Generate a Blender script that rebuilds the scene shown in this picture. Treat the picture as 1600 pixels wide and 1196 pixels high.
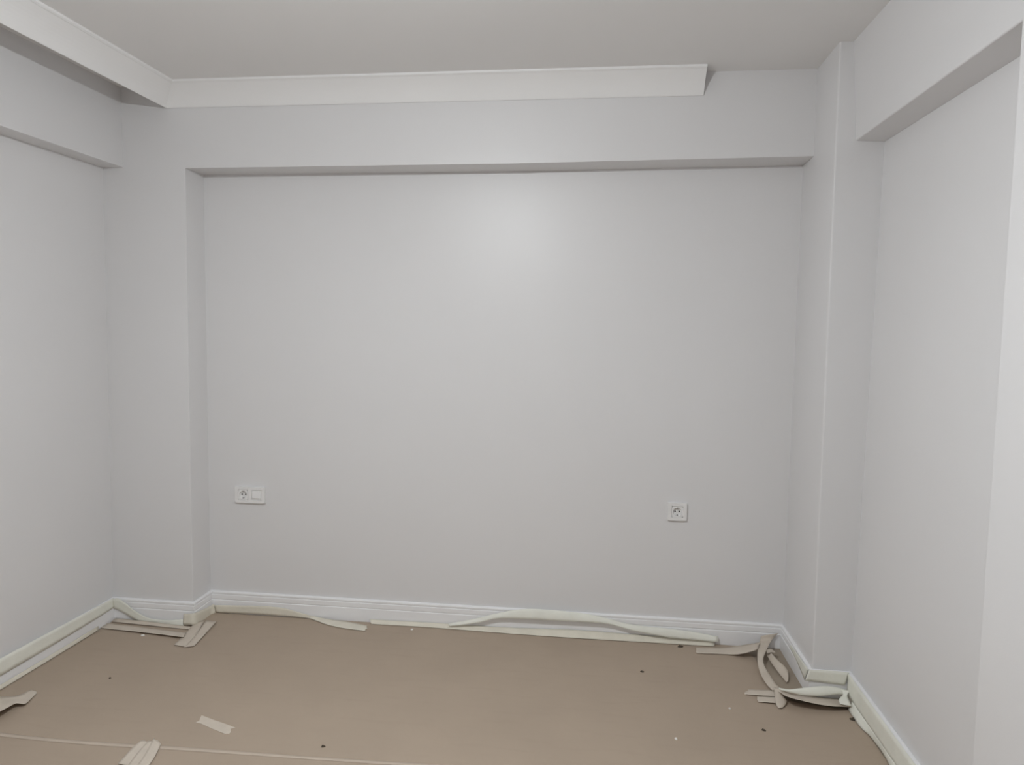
import bpy, bmesh, math, random
from mathutils import Vector, Matrix, noise
random.seed(7)
scene = bpy.context.scene
for o in list(bpy.data.objects):
    bpy.data.objects.remove(o, do_unlink=True)
COL = scene.collection

# ------------------------------------------------------------------ camera
CAM = Vector((1.6801, -3.3742, 1.4924))
YAW, PITCH, ROLL, FPX = 0.1161, -0.0778, 0.0138, 1105.87
fw = Vector((-math.sin(YAW)*math.cos(PITCH), math.cos(YAW)*math.cos(PITCH), math.sin(PITCH)))
r0 = Vector((math.cos(YAW), math.sin(YAW), 0)); u0 = r0.cross(fw)
rt = r0*math.cos(ROLL) + u0*math.sin(ROLL)
up = u0*math.cos(ROLL) - r0*math.sin(ROLL)
cam_d = bpy.data.cameras.new('camera')
cam = bpy.data.objects.new('camera', cam_d); COL.objects.link(cam)
cam_d.sensor_fit = 'HORIZONTAL'; cam_d.sensor_width = 36.0
cam_d.lens = 36.0*FPX/1600.0; cam_d.clip_start = 0.02
m = Matrix((rt, up, -fw)).transposed().to_4x4(); m.translation = CAM
cam.matrix_world = m
scene.camera = cam

# ------------------------------------------------------------------ light and exposure
world = bpy.data.worlds.new('night'); scene.world = world; world.use_nodes = True
world.node_tree.nodes['Background'].inputs[0].default_value = (0.02, 0.022, 0.03, 1)
world.node_tree.nodes['Background'].inputs[1].default_value = 0.1
LAMP = Vector((1.05, -1.97, 2.335))      # bare bulb hanging in the middle of the room
LAMP_COLOR = (0.94, 0.98, 1.0)
LAMP_STRENGTH = 520.0
scene.view_settings.view_transform = 'Standard'
scene.view_settings.look = 'None'
scene.view_settings.gamma = 1.0
scene.view_settings.use_curve_mapping = False
scene.view_settings.exposure = 1.56
scene.cycles.max_bounces = 8
scene.cycles.diffuse_bounces = 6

# ------------------------------------------------------------------ pixel helpers: a point of the photograph on a plane of the room
def ray(px, py): return fw + rt*((px-800)/FPX) + up*((598-py)/FPX)
def on(px, py, ax, val):
    d = ray(px, py); return CAM + d*((val-CAM[ax])/d[ax])
def fl(px, py, h=0.002): return on(px, py, 2, h)
def yp(px, py, y): return on(px, py, 1, y)
def xp(px, py, x): return on(px, py, 0, x)

# ------------------------------------------------------------------ materials
def mat(name, col, rough=0.5, spec=0.5, vary=0.03, vscale=6.0, bump=0.0, bscale=200.0, fleck=None, sub=None):
    M = bpy.data.materials.new(name); M.use_nodes = True
    nt = M.node_tree; N = nt.nodes; L = nt.links; b = N['Principled BSDF']
    b.inputs['Roughness'].default_value = rough
    b.inputs['Specular IOR Level'].default_value = spec
    tc = N.new('ShaderNodeTexCoord')
    n = N.new('ShaderNodeTexNoise'); n.inputs['Scale'].default_value = vscale; n.inputs['Detail'].default_value = 4
    L.new(tc.outputs['Object'], n.inputs['Vector'])
    cr = N.new('ShaderNodeValToRGB')
    cr.color_ramp.elements[0].position = 0.3; cr.color_ramp.elements[1].position = 0.7
    cr.color_ramp.elements[0].color = tuple(c*(1-vary) for c in col)+(1,)
    cr.color_ramp.elements[1].color = tuple(min(1, c*(1+vary)) for c in col)+(1,)
    L.new(n.outputs['Fac'], cr.inputs['Fac'])
    out = cr.outputs['Color']
    if fleck:
        n2 = N.new('ShaderNodeTexNoise'); n2.inputs['Scale'].default_value = fleck[1]; n2.inputs['Detail'].default_value = 6
        mp = N.new('ShaderNodeMapping'); mp.inputs['Scale'].default_value = fleck[2]
        L.new(tc.outputs['Object'], mp.inputs['Vector']); L.new(mp.outputs['Vector'], n2.inputs['Vector'])
        mr = N.new('ShaderNodeMapRange'); mr.inputs[1].default_value = 0.55; mr.inputs[2].default_value = 0.75
        L.new(n2.outputs['Fac'], mr.inputs[0])
        mx = N.new('ShaderNodeMixRGB'); mx.inputs[2].default_value = fleck[0]+(1,)
        ml = N.new('ShaderNodeMath'); ml.operation = 'MULTIPLY'; ml.inputs[1].default_value = fleck[3]
        L.new(mr.outputs[0], ml.inputs[0]); L.new(ml.outputs[0], mx.inputs[0]); L.new(out, mx.inputs[1]); out = mx.outputs[0]
    L.new(out, b.inputs['Base Color'])
    if bump:
        n3 = N.new('ShaderNodeTexNoise'); n3.inputs['Scale'].default_value = bscale; n3.inputs['Detail'].default_value = 3
        L.new(tc.outputs['Object'], n3.inputs['Vector'])
        bp = N.new('ShaderNodeBump'); bp.inputs['Strength'].default_value = bump; bp.inputs['Distance'].default_value = 0.002
        L.new(n3.outputs['Fac'], bp.inputs['Height']); L.new(bp.outputs['Normal'], b.inputs['Normal'])
    return M
M_WALL = mat('wall_paint', (0.745, 0.74, 0.746), 0.395, 0.5, 0.010, 1.5, 0.10, 260)
M_CEIL = mat('ceiling_paint', (0.83, 0.825, 0.82), 0.7, 0.3, 0.010, 1.2, 0.10, 200)
M_WHITE = mat('white_plaster', (0.90, 0.90, 0.90), 0.5, 0.4, 0.008, 4)
M_BASE = mat('white_lacquer', (0.86, 0.86, 0.87), 0.35, 0.5, 0.008, 4)
M_PLASTIC = mat('white_plastic', (0.82, 0.815, 0.81), 0.3, 0.5, 0.005, 20)
M_DARK = mat('socket_hole', (0.03, 0.028, 0.027), 0.6, 0.3, 0.1, 50)
M_METAL = mat('clip_metal', (0.30, 0.29, 0.28), 0.35, 0.5, 0.05, 60)
M_PAPER = mat('floor_paper', (0.415, 0.335, 0.262), 0.75, 0.25, 0.03, 3.0, 0.25, 40, fleck=((0.375, 0.30, 0.232), 5.0, (1, 6, 1), 0.35))
M_FLOOR = mat('bare_floor', (0.33, 0.275, 0.215), 0.6, 0.3, 0.08, 8.0)
M_TAPE = mat('masking_tape', (0.60, 0.53, 0.45), 0.6, 0.3, 0.05, 14.0, 0.35, 90)
M_TAPE2 = mat('masking_tape_pale', (0.80, 0.80, 0.725), 0.6, 0.3, 0.04, 12.0, 0.30, 90)
M_TAPE3 = mat('masking_tape_cream', (0.72, 0.68, 0.58), 0.6, 0.3, 0.05, 14.0, 0.35, 90)
M_SEAM = mat('paper_edge', (0.53, 0.445, 0.365), 0.7, 0.25, 0.04, 10.0)
M_CHIPD = mat('dark_debris', (0.07, 0.055, 0.04), 0.8, 0.2, 0.2, 100)
M_CHIPW = mat('white_debris', (0.80, 0.78, 0.74), 0.7, 0.3, 0.05, 100)
M_CORD = mat('black_cord', (0.03, 0.03, 0.03), 0.5, 0.4, 0.05, 30)
M_BULB = bpy.data.materials.new('lit_bulb'); M_BULB.use_nodes = True
_nt = M_BULB.node_tree; _b = _nt.nodes['Principled BSDF']
_b.inputs['Emission Color'].default_value = LAMP_COLOR+(1,); _b.inputs['Emission Strength'].default_value = LAMP_STRENGTH

# ------------------------------------------------------------------ mesh helpers
def link(name, bm, material, parent=None, smooth=False):
    bmesh.ops.recalc_face_normals(bm, faces=bm.faces)
    me = bpy.data.meshes.new(name); bm.to_mesh(me); bm.free()
    if smooth:
        for p in me.polygons: p.use_smooth = True
    me.materials.append(material)
    o = bpy.data.objects.new(name, me); COL.objects.link(o)
    if parent: o.parent = parent
    return o
def tag(o, label, cat, group=None, kind=None):
    o['label'] = label; o['category'] = cat
    if group: o['group'] = group
    if kind: o['kind'] = kind
    return o
def hexa(bm, v, bev=0.0):
    """v: 8 points, bottom ring then top ring"""
    vs = [bm.verts.new(p) for p in v]
    for f in ((3, 2, 1, 0), (4, 5, 6, 7), (0, 1, 5, 4), (1, 2, 6, 5), (2, 3, 7, 6), (3, 0, 4, 7)):
        bm.faces.new([vs[i] for i in f])
    if bev: bmesh.ops.bevel(bm, geom=list(bm.edges), offset=bev, segments=3, profile=0.5, affect='EDGES')
def box(bm, x0, x1, y0, y1, z0, z1, bev=0.0):
    b2 = bmesh.new()
    hexa(b2, [(x0, y0, z0), (x1, y0, z0), (x1, y1, z0), (x0, y1, z0), (x0, y0, z1), (x1, y0, z1), (x1, y1, z1), (x0, y1, z1)], bev)
    me = bpy.data.meshes.new('t'); b2.to_mesh(me); b2.free(); bm.from_mesh(me); bpy.data.meshes.remove(me)
def prism_y(bm, poly, y0, y1, bev=0.0):
    a = [bm.verts.new((x, y0, z)) for x, z in poly]; b = [bm.verts.new((x, y1, z)) for x, z in poly]
    bm.faces.new(a); bm.faces.new(b[::-1])
    n = len(poly)
    for i in range(n): bm.faces.new((a[i], b[i], b[(i+1) % n], a[(i+1) % n]))
    if bev: bmesh.ops.bevel(bm, geom=list(bm.edges), offset=bev, segments=3, profile=0.5, affect='EDGES')
def struct(name, bm, material, label, cat='wall', smooth=False):
    return tag(link(name, bm, material, smooth=smooth), label, cat, kind='structure')

# ------------------------------------------------------------------ room dimensions
H = 2.60
xAb, xAt = -0.700, -0.680      # left wall, leaning slightly
xB = -0.580                    # beam on the left wall
xC, xD = -0.2674, 2.5914       # niche sides
xEb, xEt = 2.7460, 2.7700      # right wall
xF = 2.640                     # beam and pilaster on the right wall
yP, yR, yG = -0.1625, -0.444, -1.566
yBack = -4.40
zA, zL, zR = 2.2293, 2.2262, 2.2170

b = bmesh.new(); box(b, -0.9, 3.1, yBack-0.2, 0.2, -0.104, -0.004); struct('floor', b, M_FLOOR, 'bare brown floor showing only in the far right corner', 'floor')
b = bmesh.new(); box(b, -0.9, 3.1, yBack-0.2, 0.2, H, H+0.1); struct('ceiling', b, M_CEIL, 'plain pale ceiling above the whole room', 'ceiling')
b = bmesh.new(); box(b, -0.9, 3.1, 0.0, 0.2, -0.004, H); struct('wall_back', b, M_WALL, 'light grey back wall inside the wide recess')
b = bmesh.new(); box(b, -0.9, 3.1, yBack-0.2, yBack, -0.004, H); struct('wall_rear', b, M_WALL, 'light grey wall behind the viewer')
b = bmesh.new(); hexa(b, [(-0.9, yBack, -0.004), (xAb, yBack, -0.004), (xAb, 0, -0.004), (-0.9, 0, -0.004), (-0.9, yBack, H), (xAt, yBack, H), (xAt, 0, H), (-0.9, 0, H)])
struct('wall_left', b, M_WALL, 'light grey left wall under the shallow beam')
b = bmesh.new(); hexa(b, [(xEb, yBack, -0.004), (3.1, yBack, -0.004), (3.1, 0, -0.004), (xEb, 0, -0.004), (xEt, yBack, H), (3.1, yBack, H), (3.1, 0, H), (xEt, 0, H)])
struct('wall_right', b, M_WALL, 'light grey right wall under the deep beam')
# beam on the left wall
b = bmesh.new(); hexa(b, [(-0.85, yBack, zA), (xB, yBack, zA), (xB, -0.05, zA), (-0.85, -0.05, zA), (-0.85, yBack, H+.02), (xB, yBack, H+.02), (xB, -0.05, H+.02), (-0.85, -0.05, H+.02)], 0.003)
struct('wall_left_beam', b, M_WALL, 'shallow beam running along the top of the left wall', 'beam')
# pilaster on the left of the recess and the lintel over it, one plastered face
b = bmesh.new()
prism_y(b, [(-0.80, -0.004), (xC-0.006, -0.004), (xC, zL), (1.29, zL-0.002), (2.66, 2.2380), (2.66, H+.02), (-0.80, H+.02)], yP, 0.05, 0.004)
struct('wall_back_lintel', b, M_WALL, 'light grey pilaster and lintel framing the recess', 'wall')
# column in the right corner
b = bmesh.new(); hexa(b, [(2.595, yR, -0.004), (2.95, yR, -0.004), (2.95, 0.05, -0.004), (2.5925, 0.05, -0.004), (2.585, yR, H+.02), (2.95, yR, H+.02), (2.95, 0.05, H+.02), (2.589, 0.05, H+.02)], 0.006)
struct('wall_right_column', b, M_WALL, 'square light grey column in the far right corner', 'column')
# beam on the right wall
b = bmesh.new(); hexa(b, [(2.638, yBack, 2.212), (2.95, yBack, 2.19), (2.95, -0.30, 2.215), (2.6620, -0.30, 2.2300), (2.628, yBack, H+.02), (2.95, yBack, H+.02), (2.95, -0.30, H+.02), (2.634, -0.30, H+.02)], 0.004)
struct('wall_right_beam', b, M_WALL, 'deep beam running along the top of the right wall', 'beam')
# pilaster at the right edge of the view
b = bmesh.new(); box(b, 2.636, 2.95, -2.25, yG, -0.004, H+.02, 0.004)
struct('wall_right_pilaster', b, M_WALL, 'bright grey pilaster at the right edge of the view', 'pilaster')

# ------------------------------------------------------------------ baseboards: one profile, mitred run by run
PROF = [(0, 0), (.0150, 0), (.0150, .064), (.0142, .0665), (.0118, .0675), (.0118, .0705), (.0135, .0715), (.0140, .0735), (.0140, .0920), (.0132, .0942),
        (.0108, .0952), (.0108, .0982), (.0128, .0992), (.0130, .1060), (.0112, .1095), (.0080, .1115), (0, .1120)]
PATH = [(xAb, yBack), (xAb, yP), (xC-.005, yP), (xC-.005, 0), (xD, 0), (xD+.003, yR), (xEb, yR), (xEb, yG), (2.636, yG), (2.636, -2.25)]
def offs(i, d):
    def nrm(a, c):
        v = Vector((c[0]-a[0], c[1]-a[1])).normalized(); return Vector((v.y, -v.x))
    p = Vector(PATH[i])
    ns = []
    if i > 0: ns.append(nrm(PATH[i-1], PATH[i]))
    if i < len(PATH)-1: ns.append(nrm(PATH[i], PATH[i+1]))
    if len(ns) == 1: return p + ns[0]*d
    k = 1+ns[0].dot(ns[1])
    return p + (ns[0]+ns[1])*(d/k)
RUNS = ['left', 'pilaster', 'recess_left', 'back', 'recess_right', 'column', 'right', 'right_return', 'right_pilaster']
RLAB = ['white moulded baseboard along the left wall', 'white moulded baseboard on the left pilaster front', 'short white baseboard on the left side of the recess',
        'long white grooved baseboard along the back wall', 'white baseboard on the side of the right column', 'short baseboard on the front of the right column',
        'white baseboard along the right wall', 'short baseboard return behind the bright pilaster', 'white baseboard on the bright right pilaster']
for i in range(len(PATH)-1):
    b = bmesh.new(); A = []; B = []
    for d, z in PROF:
        p = offs(i, d); A.append(b.verts.new((p.x, p.y, z-.003 if z == 0 else z)))
        p = offs(i+1, d); B.append(b.verts.new((p.x, p.y, z-.003 if z == 0 else z)))
    n = len(PROF)
    for k in range(n): b.faces.new((A[k], A[(k+1) % n], B[(k+1) % n], B[k]))
    b.faces.new(A[::-1]); b.faces.new(B)
    struct('baseboard_'+RUNS[i], b, M_BASE, RLAB[i], 'baseboard')

# ------------------------------------------------------------------ ceiling cornice: a coved plank leaning out from wall to ceiling
CZ, CP, T = 2.5006, 0.0925, 0.008
def cornice_profile():
    """(out from the lower edge, height) front face bottom to top, then the hollow back"""
    f = [(0.001, CZ), (0.004, CZ-.001), (0.0075, CZ+.003)]
    for k in range(1, 8):
        t = k/8.0; x = 0.0075 + (CP-.011-.0075)*t; z = CZ+.003 + (H-.013-CZ-.003)*t
        s = math.sin(math.pi*t)*0.006
        f.append((x-s*0.72, z+s*0.70))
    f += [(CP-.011, H-.013), (CP-.006, H-.0125), (CP, H-.0085), (CP, H)]
    bk = [(CP-.022, H), (CP-.024, H-.008)]
    for k in range(1, 6):
        t = 1-k/6.0; bk.append((0.001+(CP-.026)*t, CZ+.008+(H-.016-CZ-.008)*t))
    bk.append((0.001-.003, CZ+.006))
    return f+bk
CPR = cornice_profile()
XS, XEND = -0.3544, 2.119
def sweep(name, A_fn, B_fn, label):
    b = bmesh.new()
    A = [b.verts.new(A_fn(d, z)) for d, z in CPR]; B = [b.verts.new(B_fn(d, z)) for d, z in CPR]
    n = len(CPR)
    for k in range(n): b.faces.new((A[k], A[(k+1) % n], B[(k+1) % n], B[k]))
    b.faces.new(A[::-1]); b.faces.new(B)
    return struct(name, b, M_WHITE, label, 'cornice')
sweep('trim_1', lambda d, z: (XS+d, yP-d, z), lambda d, z: (XEND-(0.0 if z > H-.03 else 0.0), yP-d, z), 'white ceiling cornice along the back wall, cut off short at right')
sweep('trim_2', lambda d, z: (XS+d, yBack, z), lambda d, z: (XS+d, yP-d, z), 'white ceiling cornice standing off the left wall as a curtain pelmet')

# ------------------------------------------------------------------ hanging lamp (above the frame)
lamp = bpy.data.objects.new('pendant_lamp', None); COL.objects.link(lamp); lamp.location = (LAMP.x, LAMP.y, H)
tag(lamp, 'bare lit bulb hanging on a short cord from the ceiling', 'lamp')
def lathe(prof, seg=24):
    b = bmesh.new(); rings = []
    for r, z in prof:
        rings.append([b.verts.new((r*math.cos(2*math.pi*k/seg), r*math.sin(2*math.pi*k/seg), z)) for k in range(seg)])
    for i in range(len(rings)-1):
        for k in range(seg): b.faces.new((rings[i][k], rings[i][(k+1) % seg], rings[i+1][(k+1) % seg], rings[i+1][k]))
    b.faces.new(rings[0]); b.faces.new(rings[-1][::-1])
    return b
link('ceiling_rose', lathe([(.045, 0), (.045, -.012), (.03, -.025), (.006, -.03)]), M_PLASTIC, lamp, True)
link('cord', lathe([(.003, -.02), (.003, -.19)], 8), M_CORD, lamp, True)
link('lamp_holder', lathe([(.004, -.175), (.017, -.182), (.019, -.225), (.016, -.232)]), M_CORD, lamp, True)
bz = LAMP.z-H
link('bulb_body', lathe([(.013, bz+.062), (.015, bz+.052), (.026, bz+.030), (.042, bz+.008), (.045, bz+.001)]), M_PLASTIC, lamp, True)
dome = [(.0452*math.cos(a), bz-.027*math.sin(a)) for a in [math.radians(x) for x in (0, 12, 25, 38, 52, 66, 78, 87)]]
link('bulb_dome', lathe(dome), M_BULB, lamp, True)

# ------------------------------------------------------------------ wall sockets
def socket_insert(parent, cx, cz, side, yf):
    """square insert with a round recess; yf = how far the face stands off the wall"""
    N = 32; R = 0.0195; h = side/2
    b = bmesh.new(); sq = []; c1 = []; c2 = []; c3 = []
    for k in range(N):
        a = 2*math.pi*(k+.5)/N; ca, sa = math.cos(a), math.sin(a); s = h/max(abs(ca), abs(sa))
        sq.append(b.verts.new((cx+ca*s, -yf, cz+sa*s))); c1.append(b.verts.new((cx+ca*(R+.001), -yf, cz+sa*(R+.001))))
        c2.append(b.verts.new((cx+ca*R, -yf+.001, cz+sa*R))); c3.append(b.verts.new((cx+ca*(R-.0015), -.0008, cz+sa*(R-.0015))))
    for k in range(N):
        j = (k+1) % N
        for p, q in ((sq, c1), (c1, c2), (c2, c3)): b.faces.new((p[k], p[j], q[j], q[k]))
    b.faces.new(c3)
    ins = link('socket_insert', b, M_PLASTIC, parent)
    for s in (-1, 1):
        bb = bmesh.new(); ring0 = []; ring1 = []
        for k in range(12):
            a = 2*math.pi*k/12
            ring0.append(bb.verts.new((cx+s*.0095+.0034*math.cos(a), -.0022, cz+.0034*math.sin(a)))); ring1.append(bb.verts.new((cx+s*.0095+.0034*math.cos(a), -.0004, cz+.0034*math.sin(a))))
        bb.faces.new(ring0)
        for k in range(12): bb.faces.new((ring0[k], ring0[(k+1) % 12], ring1[(k+1) % 12], ring1[k]))
        link('pin_hole', bb, M_DARK, ins)
    for s in (-1, 1):
        bb = bmesh.new(); box(bb, cx-.0028, cx+.0028, -yf+.001, -.0005, cz+s*.0165-.0022, cz+s*.0165+.0022, .0006); link('earth_clip', bb, M_METAL, ins)
    return ins
def frame_mesh(w, h, openings, t):
    """rounded bevelled plate with square openings"""
    b = bmesh.new()
    xs = [-w/2]; 
    for (c, s) in openings: xs += [c-s/2, c+s/2]
    xs.append(w/2); s = openings[0][1]
    zs = [-h/2, -s/2, s/2, h/2]
    for i in range(len(xs)-1):
        for k in range(3):
            if k == 1 and i % 2 == 1: continue
            pts = [(xs[i], zs[k]), (xs[i+1], zs[k]), (xs[i+1], zs[k+1]), (xs[i], zs[k+1])]
            b.faces.new([b.verts.new((x, -t, z)) for x, z in pts])
    bmesh.ops.remove_doubles(b, verts=b.verts, dist=1e-6)
    bmesh.ops.recalc_face_normals(b, faces=b.faces)
    r = bmesh.ops.extrude_face_region(b, geom=list(b.faces))
    for v in [g for g in r['geom'] if isinstance(g, bmesh.types.BMVert)]:
        v.co.y = -0.0003
        if abs(abs(v.co.x)-w/2) < 1e-6: v.co.x *= 1.0
    ed = [e for e in b.edges if len(e.link_faces) == 2 and e.calc_face_angle(0) > 1.0 and all(abs(v.co.y+t) < 1e-5 for v in e.verts)]
    bmesh.ops.bevel(b, geom=ed, offset=0.0022, segments=3, profile=0.5, affect='EDGES')
    return b
def root(name, loc, label, cat):
    o = bpy.data.objects.new(name, None); COL.objects.link(o); o.location = loc; return tag(o, label, cat)
s1 = root('wall_socket', (2.0845, 0, 0.632), 'white square single wall socket on the right of the recess', 'socket')
link('frame', frame_mesh(.088, .084, [(0, .052)], .0135), M_PLASTIC, s1)
socket_insert(s1, 0, 0, .0515, .0120)
s2 = root('double_wall_socket', (-0.0455, 0, 0.624), 'white two-gang wall plate with socket and blank switch, left of the recess', 'socket')
link('frame', frame_mesh(.158, .082, [(-.0365, .052), (.0365, .052)], .0135), M_PLASTIC, s2)
socket_insert(s2, -.0365, 0, .0515, .0120)
b = bmesh.new(); box(b, .0365-.0255, .0365+.0255, -.0110, -.0005, -.0255, .0255, .0006); bl = link('blank_insert', b, M_PLASTIC, s2)
b = bmesh.new(); hexa(b, [(.0365-.0215, -.0175, -.015), (.0365+.0215, -.0175, -.015), (.0365+.0215, -.0105, -.015), (.0365-.0215, -.0105, -.015),
                          (.0365-.0215, -.0125, .021), (.0365+.0215, -.0125, .021), (.0365+.0215, -.0105, .021), (.0365-.0215, -.0105, .021)], .0005); link('cover_flap', b, M_PLASTIC, bl)

# ------------------------------------------------------------------ floor protection paper: two big sheets, cut away in the far right corner
def sheet(name, poly, label, zt=0.0):
    b = bmesh.new()
    f = b.faces.new([b.verts.new((x, y, zt)) for x, y in poly])
    r = bmesh.ops.extrude_face_region(b, geom=[f])
    for v in [g for g in r['geom'] if isinstance(g, bmesh.types.BMVert)]: v.co.z = zt-.0036
    return tag(link(name, b, M_PAPER), label, 'floor paper')
def q(px, py): p = fl(px, py, 0.0); return (p.x, p.y)
ysm = [(-0.698, -1.160), (-0.022, -1.150), (0.54, -1.132), (1.085, -1.120), (2.743, -1.10)]
sheet('floor_paper', [(-0.683, -1.157)] + ysm[1:4] + [(2.728, -1.10), q(1331, 1111), q(1246, 1099), q(1221, 1090), q(1196, 1062), q(1180, 1030), q(1172, 1022), (2.42, -0.09), (2.40, -0.017), (-0.255, -0.017), (-0.255, -0.18), (-0.683, -0.18)], 'big beige paper sheet covering the floor up to the back wall')
sheet('floor_paper', [(-0.683, -1.158)] + [(x, y-.001) for x, y in ysm[1:4]] + [(2.728, -1.101), (2.728, -1.545), (2.618, -1.59), (2.618, -4.38), (-0.683, -4.38)], 'nearer beige paper sheet in front of the pale seam')

# ------------------------------------------------------------------ masking tape ribbons
def cr(p0, p1, p2, p3, t):
    return 0.5*((2*p1)+(p2-p0)*t+(2*p0-5*p1+4*p2-p3)*t*t+(3*p1-p0-3*p2+p3)*t*t*t)
def strip(bm, pairs, th=0.0007, sub=6, across=4, crease=0.0016, bulge=0.0, seed=0, torn=0.0):
    """a thin tape between two edge lines; pairs = [(edge A point, edge B point), ...]"""
    A = [Vector(p[0]) for p in pairs]; B = [Vector(p[1]) for p in pairs]
    def samp(P):
        out = []; n = len(P)
        for i in range(n-1):
            a = P[i-1] if i else P[0]*2-P[1]; d = P[i+2] if i+2 < n else P[-1]*2-P[-2]
            for k in range(sub): out.append(cr(a, P[i], P[i+1], d, k/sub))
        out.append(P[-1]); return out
    SA, SB = samp(A), samp(B); n = len(SA); top = []; bot = []
    for i in range(n):
        tn = (SA[min(i+1, n-1)]-SA[max(i-1, 0)]) + (SB[min(i+1, n-1)]-SB[max(i-1, 0)])
        ac = SB[i]-SA[i]; nm = tn.cross(ac)
        if nm.length < 1e-9: nm = Vector((0, 0, 1))
        nm.normalize()
        if nm.dot(CAM-SA[i]) < 0: nm = -nm
        ra, rb = [], []
        for k in range(across+1):
            s = k/across; p = SA[i].lerp(SB[i], s)
            if torn and i in (0, n-1):
                sg = 1 if i == n-1 else -1
                p = p + tn.normalized()*sg*torn*noise.noise((s*7+seed*3.1, i*1.3, seed*1.7))
            w = noise.noise((p.x*38+seed, p.y*38, p.z*38))*crease + bulge*math.sin(math.pi*s)
            ra.append(bm.verts.new(p+nm*(abs(w)+th))); rb.append(bm.verts.new(p+nm*(abs(w))))
        top.append(ra); bot.append(rb)
    for i in range(n-1):
        for k in range(across):
            bm.faces.new((top[i][k], top[i][k+1], top[i+1][k+1], top[i+1][k])); bm.faces.new((bot[i][k], bot[i+1][k], bot[i+1][k+1], bot[i][k+1]))
        for k in (0, across): bm.faces.new((top[i][k], top[i+1][k], bot[i+1][k], bot[i][k]))
    for i in (0, n-1):
        for k in range(across): bm.faces.new((top[i][k], top[i][k+1], bot[i][k+1], bot[i][k]))
def tape(name, pairs, label, material=None, cat='masking tape', parent=None, **kw):
    b = bmesh.new(); strip(b, pairs, **kw)
    o = link(name, b, material or M_TAPE, parent, smooth=True)
    if label and not parent: tag(o, label, cat)
    return o
yb = -.0165                     # face of the back baseboard
ypf = yP-.0165                  # face of the left pilaster baseboard
xl = xAb+.0165                  # face of the left baseboard
xr = xEb-.0165                  # face of the right baseboard
yc = yR-.0165                   # face of the column baseboard


def pl(fn, plane, *pts): return [fn(a, b_, plane) for a, b_ in pts]
def pair_floor(*rows): return [(fl(a, b_, ha), fl(c, d, hb)) for (a, b_, ha, c, d, hb) in rows]
# tape along the top of the left baseboard, from the corner towards the viewer
tape('tape_strip', [((xl-.002, -0.182, .1145), (xl+.0012, -0.182, .066)), ((xl-.002, -0.35, .1165), (xl+.0012, -0.35, .060)), ((xl-.002, -0.6, .1215), (xl+.0012, -0.6, .056)), ((xl-.002, -0.9, .1250), (xl+.0012, -0.9, .055)), ((xl-.002, -1.5, .1220), (xl+.0012, -1.5, .055)), ((xl-.002, -2.6, .1200), (xl+.0012, -2.6, .055))],
     'pale tape strip stuck along the top of the left baseboard', M_TAPE2, sub=12)
tape('tape_strip', [((xl+.001, -0.30, .020), (xl+.007, -0.30, .003)), ((xl+.001, -0.70, .018), (xl+.009, -0.70, .003)), ((xl+.001, -1.2, .020), (xl+.008, -1.2, .003)), ((xl+.001, -2.6, .020), (xl+.008, -2.6, .003))],
     'narrow tape strip at the foot of the left baseboard', M_TAPE3, sub=12)
yb1 = yb-.001
# corner tape sagging across the left pilaster baseboard, then along its foot and round into the recess
Y1 = ypf-.003
tape('tape_strip', [(yp(171, 940, Y1), yp(178, 952, Y1)), (yp(183, 935, Y1), yp(183, 953, Y1)), (yp(194, 941, Y1), yp(200, 962, Y1-.002)), (yp(213, 956, Y1-.004), yp(223, 975, Y1-.006)), (yp(234, 966.5, Y1-.006), yp(243, 977.5, Y1-.008)),
                    (yp(262, 969.5, Y1-.004), yp(265, 978.5, Y1-.010)), (yp(286, 968, Y1-.002), yp(287, 978.5, Y1-.014))],
     'limp cream tape sagging from the left corner across the pilaster baseboard', M_TAPE2)
X1 = xC+.0125
tape('tape_strip', [(yp(287, 959.5, Y1-.001), yp(286, 977, Y1-.012)), (yp(302.5, 958.5, Y1-.001), yp(303, 977, Y1-.010)), (xp(313, 954.5, X1), xp(315, 974, X1+.006)), (xp(327, 948, X1), xp(329, 966, X1+.006)), (yp(334, 944, yb1-.002), yp(337, 958.5, yb1-.004))],
     'beige tape wrapped round the corner of the left pilaster baseboard', M_TAPE3)
# strips lying on the floor paper below the left pilaster
tape('tape_strip', pair_floor((167, 974.5, .004, 156.5, 982, .003), (205, 979, .005, 196, 986, .006), (245, 984, .006, 240, 990.7, .009), (290, 989.5, .007, 287, 996.5, .012)),
     'long thin tape strip lying on the paper in the left corner', M_TAPE)
tape('tape_strip', pair_floor((180, 966.5, .012, 174, 972, .005), (225, 971, .010, 222, 977, .004), (265, 976, .006, 262, 981, .003), (306, 981, .004, 304, 985, .003)),
     'second thin tape strip tucked against the left pilaster baseboard', M_TAPE)
p = root('tape_patch', fl(302, 992, 0), 'short patch of overlapping tape strips by the left pilaster', 'masking tape')
for k, rows in enumerate([[(272, 1008.5, .003, 289, 1011, .003), (288, 992, .005, 305, 994, .005), (304, 974, .006, 320, 970, .007)],
                          [(287.5, 1012.5, .004, 304, 1009.5, .004), (304, 995, .006, 320, 992, .006), (322, 970, .009, 338.5, 971.5, .007)]]):
    o = tape('strip', pair_floor(*rows), None, M_TAPE, parent=p, torn=.006, seed=k); o.matrix_parent_inverse = Matrix.Translation(-p.location)
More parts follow.
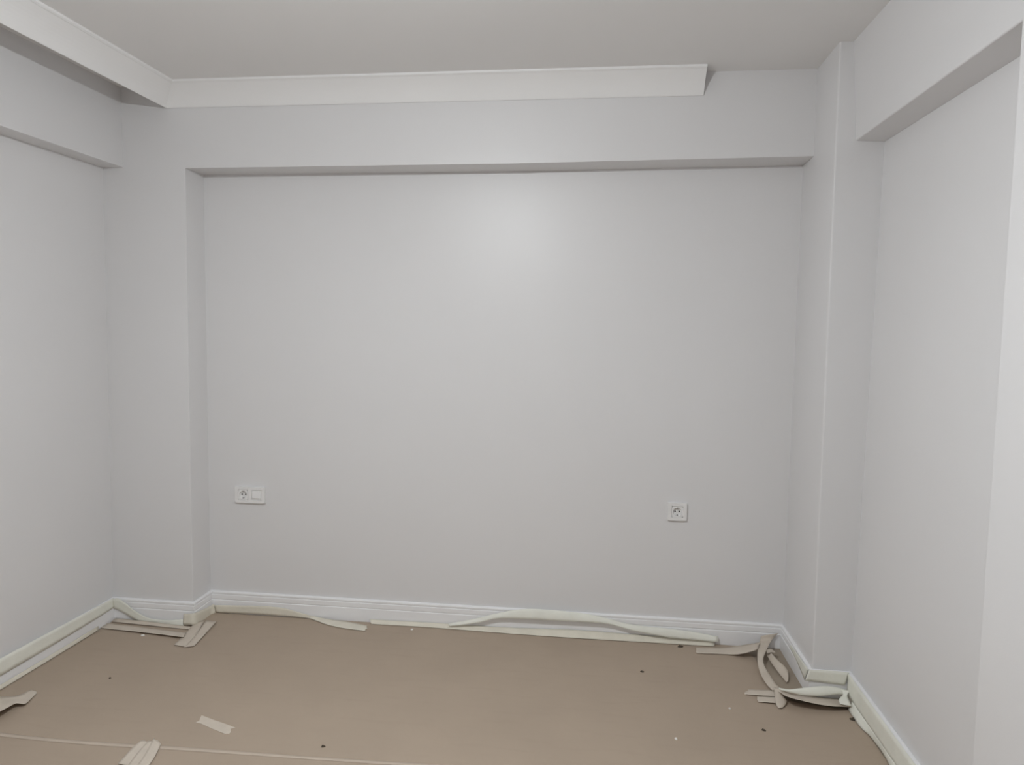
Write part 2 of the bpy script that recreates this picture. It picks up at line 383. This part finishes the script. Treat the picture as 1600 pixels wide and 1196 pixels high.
# tape at the foot of the back baseboard, its tail lying on the floor
yb1 = yb-.001
tape('tape_strip', [(yp(333, 946, yb1), yp(336, 957.5, yb1-.003)), (yp(372, 946.5, yb1), yp(372, 958.8, yb1-.003)), (yp(400, 947, yb1), yp(400, 960.3, yb1-.003)), (yp(440, 950, yb1-.001), yp(440, 963, yb1-.004)), (yp(470, 958, yb1-.004), yp(466, 965, yb1-.006)),
                    (fl(493, 964, .012), fl(484, 967, .004)), (fl(519.5, 969, .007), fl(509, 976, .003)), (fl(542, 972, .005), fl(535, 982, .003)), (fl(575, 978.5, .004), fl(570, 986.5, .003))],
     'tape peeling off the back baseboard with its torn tail on the floor', M_TAPE3, torn=.010, seed=3)
# long thin strip sealing paper to the back baseboard
rows = [(578, 968.2, 580, 974.8), (590, 969, 590, 975.5), (680, 974, 680, 981), (790, 981, 790, 989.5), (900, 985, 900, 997), (1010, 993.5, 1010, 1003.5), (1118, 1000.5, 1116, 1010)]
tape('tape_strip', [(yp(a, b_, yb1), fl(c, d+.8, .002)) for a, b_, c, d in rows], 'long thin strip sealing the floor paper to the back baseboard', M_TAPE3, sub=10)
# loose tape arching over the back baseboard
up_ = [(700, 975), (722, 971.5), (746, 966.5), (790, 956), (823, 951.7), (867, 954.0), (916, 959.5), (950, 967), (983, 975.6), (1037, 982), (1080, 987.5), (1122, 995)]
lo_ = [(702, 979), (722, 977), (748, 973.5), (778, 967), (822, 968), (868, 970.5), (918, 973), (952, 976), (985, 985), (1040, 996), (1082, 1000), (1122, 1004)]
tape('tape_strip', [(yp(a, b_, yb-.012), yp(c, d, yb-.026)) for (a, b_), (c, d) in zip(up_, lo_)], 'loose pale tape arching up over the middle of the back baseboard', M_TAPE2, crease=.0015, bulge=.003)
# heap of peeled tape in the far right corner
tape('tape_strip', pair_floor((1087, 1012.4, .003, 1088, 1021.2, .003), (1112, 1012.2, .003, 1116, 1022.3, .003), (1134, 1012.4, .006, 1140, 1023.4, .004), (1158, 1009, .026, 1158, 1022.6, .020), (1188, 1004.5, .050, 1183, 1016, .044)),
     'flat beige strip leading left out of the peeled tape heap', M_TAPE, torn=.006, seed=5)
tape('tape_strip', [(yp(1189, 994, -.030), yp(1216, 990, -.028)), (yp(1187, 1003, -.045), yp(1206, 1001, -.042)), (fl(1184, 1016, .040), fl(1199, 1014, .044)), (fl(1183.5, 1027, .030), fl(1193, 1028, .034)), (fl(1184.5, 1040, .022), fl(1194, 1040, .026)), (fl(1189, 1055, .016), fl(1202, 1054, .018)),
                    (fl(1198, 1070, .012), fl(1211, 1068, .014)), (fl(1207, 1080, .010), fl(1219, 1076, .012))],
     'curved tape hanging from the right end of the back baseboard to the floor', M_TAPE)
tape('tape_strip', pair_floor((1197, 1022, .020, 1202, 1017, .034), (1205, 1036, .008, 1214, 1031, .026), (1215, 1050, .004, 1226, 1042, .020), (1223, 1060, .003, 1231.5, 1051, .014), (1229, 1067, .003, 1231.8, 1064, .006)),
     'stiff peeled tape end leaning against the side of the right column', M_TAPE)
tape('tape_strip', pair_floor((1196, 1016, .040, 1199, 1022, .034), (1205, 1014.5, .040, 1205, 1020, .034), (1212, 1020, .030, 1210, 1021, .028)),
     'tiny curled fork of tape at the top of the heap', M_TAPE, across=2)
tape('tape_strip', pair_floor((1169, 1078.2, .003, 1163, 1085.5, .003), (1190, 1079, .004, 1188, 1087.5, .004), (1213, 1079.5, .008, 1212, 1089, .006)),
     'upper of two short tape tabs pointing left from the heap', M_TAPE, torn=.010, seed=8)
tape('tape_strip', pair_floor((1183, 1089, .003, 1184, 1097.5, .003), (1198, 1089.5, .004, 1199, 1098.5, .004), (1216, 1090, .007, 1216, 1099.5, .006)),
     'lower of two short tape tabs pointing left from the heap', M_TAPE, torn=.006, seed=9)
tape('tape_strip', pair_floor((1209, 1075, .014, 1221, 1077, .018), (1210.5, 1086, .016, 1223, 1087, .020), (1211.5, 1096, .012, 1229, 1096.5, .012), (1214, 1104, .006, 1225, 1104.5, .006), (1217, 1107.6, .003, 1221, 1107.6, .003)),
     'rounded tape end folded down over the two short tabs', M_TAPE, bulge=.003)
tape('tape_strip', pair_floor((1219, 1079.5, .012, 1216, 1081, .026), (1236, 1086, .002, 1231, 1089.5, .046), (1260, 1088, .002, 1258, 1096.8, .040), (1284, 1090.5, .002, 1283, 1102, .030), (1306, 1092.5, .002, 1304, 1104.5, .024), (1324, 1094, .002, 1320, 1105, .020), (1332, 1096, .002, 1333, 1106, .014)),
     'lifted tape edge with a dark gap below, in front of the right column', M_TAPE, across=6)
tape('tape_strip', pair_floor((1217, 1075.5, .020, 1218, 1079, .016), (1235, 1077.5, .034, 1238, 1083.5, .020), (1262, 1074.5, .050, 1256, 1087, .022), (1290, 1072.5, .056, 1284, 1088, .024), (1312, 1075.5, .050, 1306, 1085.5, .030), (1324, 1079, .040, 1316, 1086, .030)),
     'twisted pale tape strung across the front of the right column', M_TAPE2, bulge=.004)
tape('tape_strip', pair_floor((1314, 1078, .046, 1328, 1080, .050), (1317, 1086, .034, 1324, 1087, .038), (1311, 1094, .034, 1326, 1095, .034), (1312, 1101, .029, 1331, 1104, .026)),
     'crumpled tape fold standing at the foot of the right wall corner', M_TAPE2, crease=.004)
# tape over the baseboards of the column and the right wall
xcs = xD-.0135; yc1 = yc-.001; xr1 = xr-.001
tape('tape_strip', [(xp(1236, 1008, xcs), xp(1234, 1012, xcs)), (xp(1250, 1028, xcs), xp(1246, 1036, xcs)), (xp(1263, 1046, xcs-.001), xp(1257, 1063, xcs-.001))],
     'short pale tape along the side baseboard of the right column', M_TAPE2)
tape('tape_strip', [(yp(1264, 1046.5, yc1), yp(1258, 1064, yc1-.001)), (yp(1290, 1048, yc1), yp(1284, 1066.5, yc1-.001)), (yp(1310, 1049.5, yc1), yp(1302, 1069, yc1-.001)), (yp(1327, 1051.5, yc1), yp(1320, 1071, yc1-.002))],
     'pale yellowish tape across the front baseboard of the right column', M_TAPE2)
tape('tape_strip', [((xr1, yR-.02, .1150), (xr1-.002, yR-.022, .024)), ((xr1, -.60, .1150), (xr1-.002, -.60, .018)), ((xr1, -.85, .1150), (xr1-.002, -.85, .018)), ((xr1, -1.2, .1150), (xr1-.002, -1.2, .018)), ((xr1, yG+.02, .1150), (xr1-.002, yG+.02, .018))],
     'wide pale tape covering the whole right wall baseboard', M_TAPE2, sub=10)
ap = [(1325, 1109), (1335, 1124), (1346, 1139), (1358, 1150), (1367, 1161), (1381, 1180), (1391, 1199), (1402, 1222)]
rr = []
for a, b_ in ap:
    g = fl(a, b_, .002); rr.append(((xr1-.003, min(g.y+.012, -0.47), .030), (g.x, g.y, .003)))
tape('tape_strip', rr, 'wavy tape apron where the right baseboard meets the floor paper', M_TAPE2, crease=.0015)
# torn pieces lying on the paper
def flat_piece(name, pts, label, material, h=.0012, th=.0007):
    b = bmesh.new(); c = [fl(a, b_, h) for a, b_ in pts]
    f = b.faces.new([b.verts.new(v) for v in c]); r = bmesh.ops.extrude_face_region(b, geom=[f])
    for v in [g for g in r['geom'] if isinstance(g, bmesh.types.BMVert)]: v.co.z = 0.0003
    bmesh.ops.triangulate(b, faces=[f_ for f_ in b.faces if len(f_.verts) > 4])
    return tag(link(name, b, material), label, 'masking tape')
flat_piece('tape_piece', [(305.5, 1129.3), (311.5, 1126.5), (313, 1122), (315, 1118), (333, 1125), (352, 1131.5), (367.5, 1137.5), (360.5, 1139.5), (360.5, 1144), (358.5, 1147), (352.5, 1147.6), (331, 1139), (314, 1131)],
           'single torn tape piece lying alone on the floor paper', M_TAPE)
p = root('tape_patch', fl(218, 1185, 0), 'patch of parallel tape strips crossing the pale paper seam', 'masking tape')
for k, rows in enumerate([[(184, 1194, .003, 202, 1197, .003), (203, 1173, .003, 218, 1177, .003), (219, 1158.5, .004, 234, 1158, .004)],
                          [(199, 1198, .005, 216, 1200, .005), (214, 1178, .005, 230, 1180, .005), (231, 1159, .005, 244, 1158, .005)],
                          [(212, 1200, .007, 231, 1200, .004), (226, 1180, .007, 243, 1181, .004), (240, 1154.5, .006, 252, 1162, .004)]]):
    o = tape('strip', pair_floor(*rows), None, M_TAPE, parent=p, torn=.008, seed=k+20); o.matrix_parent_inverse = Matrix.Translation(-p.location)
tape('tape_strip', pair_floor((-40, 1086, .014, -40, 1134, .050), (-15, 1089, .012, -14, 1120, .040), (10, 1089, .008, 10, 1107.5, .030), (25, 1088, .005, 25, 1100, .020), (36, 1084.5, .004, 39, 1100.5, .012), (46, 1079, .003, 50, 1091, .004), (57, 1081, .003, 57.5, 1084, .003)),
     'buckled tape strip lifting off the floor at the left edge', M_TAPE, crease=.002)
# pale lapped edge of the paper sheets
rows = [(-20, 1143, -20, 1149), (60, 1152, 60, 1157.5), (160, 1160.3, 160, 1165.8), (250, 1165.3, 250, 1171), (340, 1171.7, 340, 1177.2), (480, 1182.3, 480, 1187), (640, 1192.5, 640, 1197.5), (900, 1208, 900, 1214), (1300, 1236, 1300, 1242)]
tape('paper_seam_strip', [(fl(a, b_, .0006), fl(c, d, .0006)) for a, b_, c, d in rows], 'thin pale strip joining the two floor paper sheets', M_SEAM, cat='paper strip', th=.0004, crease=.0, across=2)

# ------------------------------------------------------------------ crumbs on the paper
def crumb(px, py, w, h, material, label, seed):
    rnd = random.Random(seed); c = fl(px, py, 0); b = bmesh.new()
    s = w/320.0/2; n = 9; lo = []; hi = []
    for k in range(n):
        a = 2*math.pi*k/n; q_ = 0.6+0.5*rnd.random()
        x = c.x+s*q_*math.cos(a); y = c.y+h/150.0/2*q_*math.sin(a)
        lo.append(b.verts.new((x, y, .0003))); hi.append(b.verts.new((c.x+(x-c.x)*.75, c.y+(y-c.y)*.75, .0022+.003*rnd.random())))
    b.faces.new(hi); b.faces.new(lo[::-1])
    for k in range(n): b.faces.new((lo[k], lo[(k+1) % n], hi[(k+1) % n], hi[k]))
    tag(link('debris_crumb', b, material), label, 'debris')
crumb(1063.5, 1011, 11, 3.5, M_CHIPD, 'largest dark crumb below the right end of the back baseboard', 1)
crumb(1003, 1050.5, 6, 2, M_CHIPD, 'small dark crumb left of the peeled tape heap', 2)
crumb(1193.5, 1142, 6, 2.6, M_CHIPD, 'dark crumb in front of the two tape tabs', 4)
crumb(1333, 1125, 8, 4, M_CHIPD, 'dark crumb beside the right baseboard tape apron', 5)
crumb(505, 1167.3, 6, 2, M_CHIPD, 'dark speck just behind the pale paper seam', 6)
crumb(143, 979.5, 6, 1.6, M_CHIPD, 'dark fleck by the left baseboard near the corner', 7)
crumb(172, 1060.5, 4, 2, M_CHIPD, 'tiny dark dot on the paper at left', 8)
crumb(643.5, 984.5, 6, 2.2, M_CHIPW, 'white flake below the middle of the back baseboard', 9)
crumb(223, 993.5, 7, 2.4, M_CHIPW, 'white flake in front of the left corner tape strips', 10)
crumb(1056, 1155.5, 4, 2.4, M_CHIPW, 'white fleck near the bottom of the view', 11)
crumb(1140.5, 1108, 4, 2, M_CHIPW, 'faint white fleck left of the lower tape tab', 12)
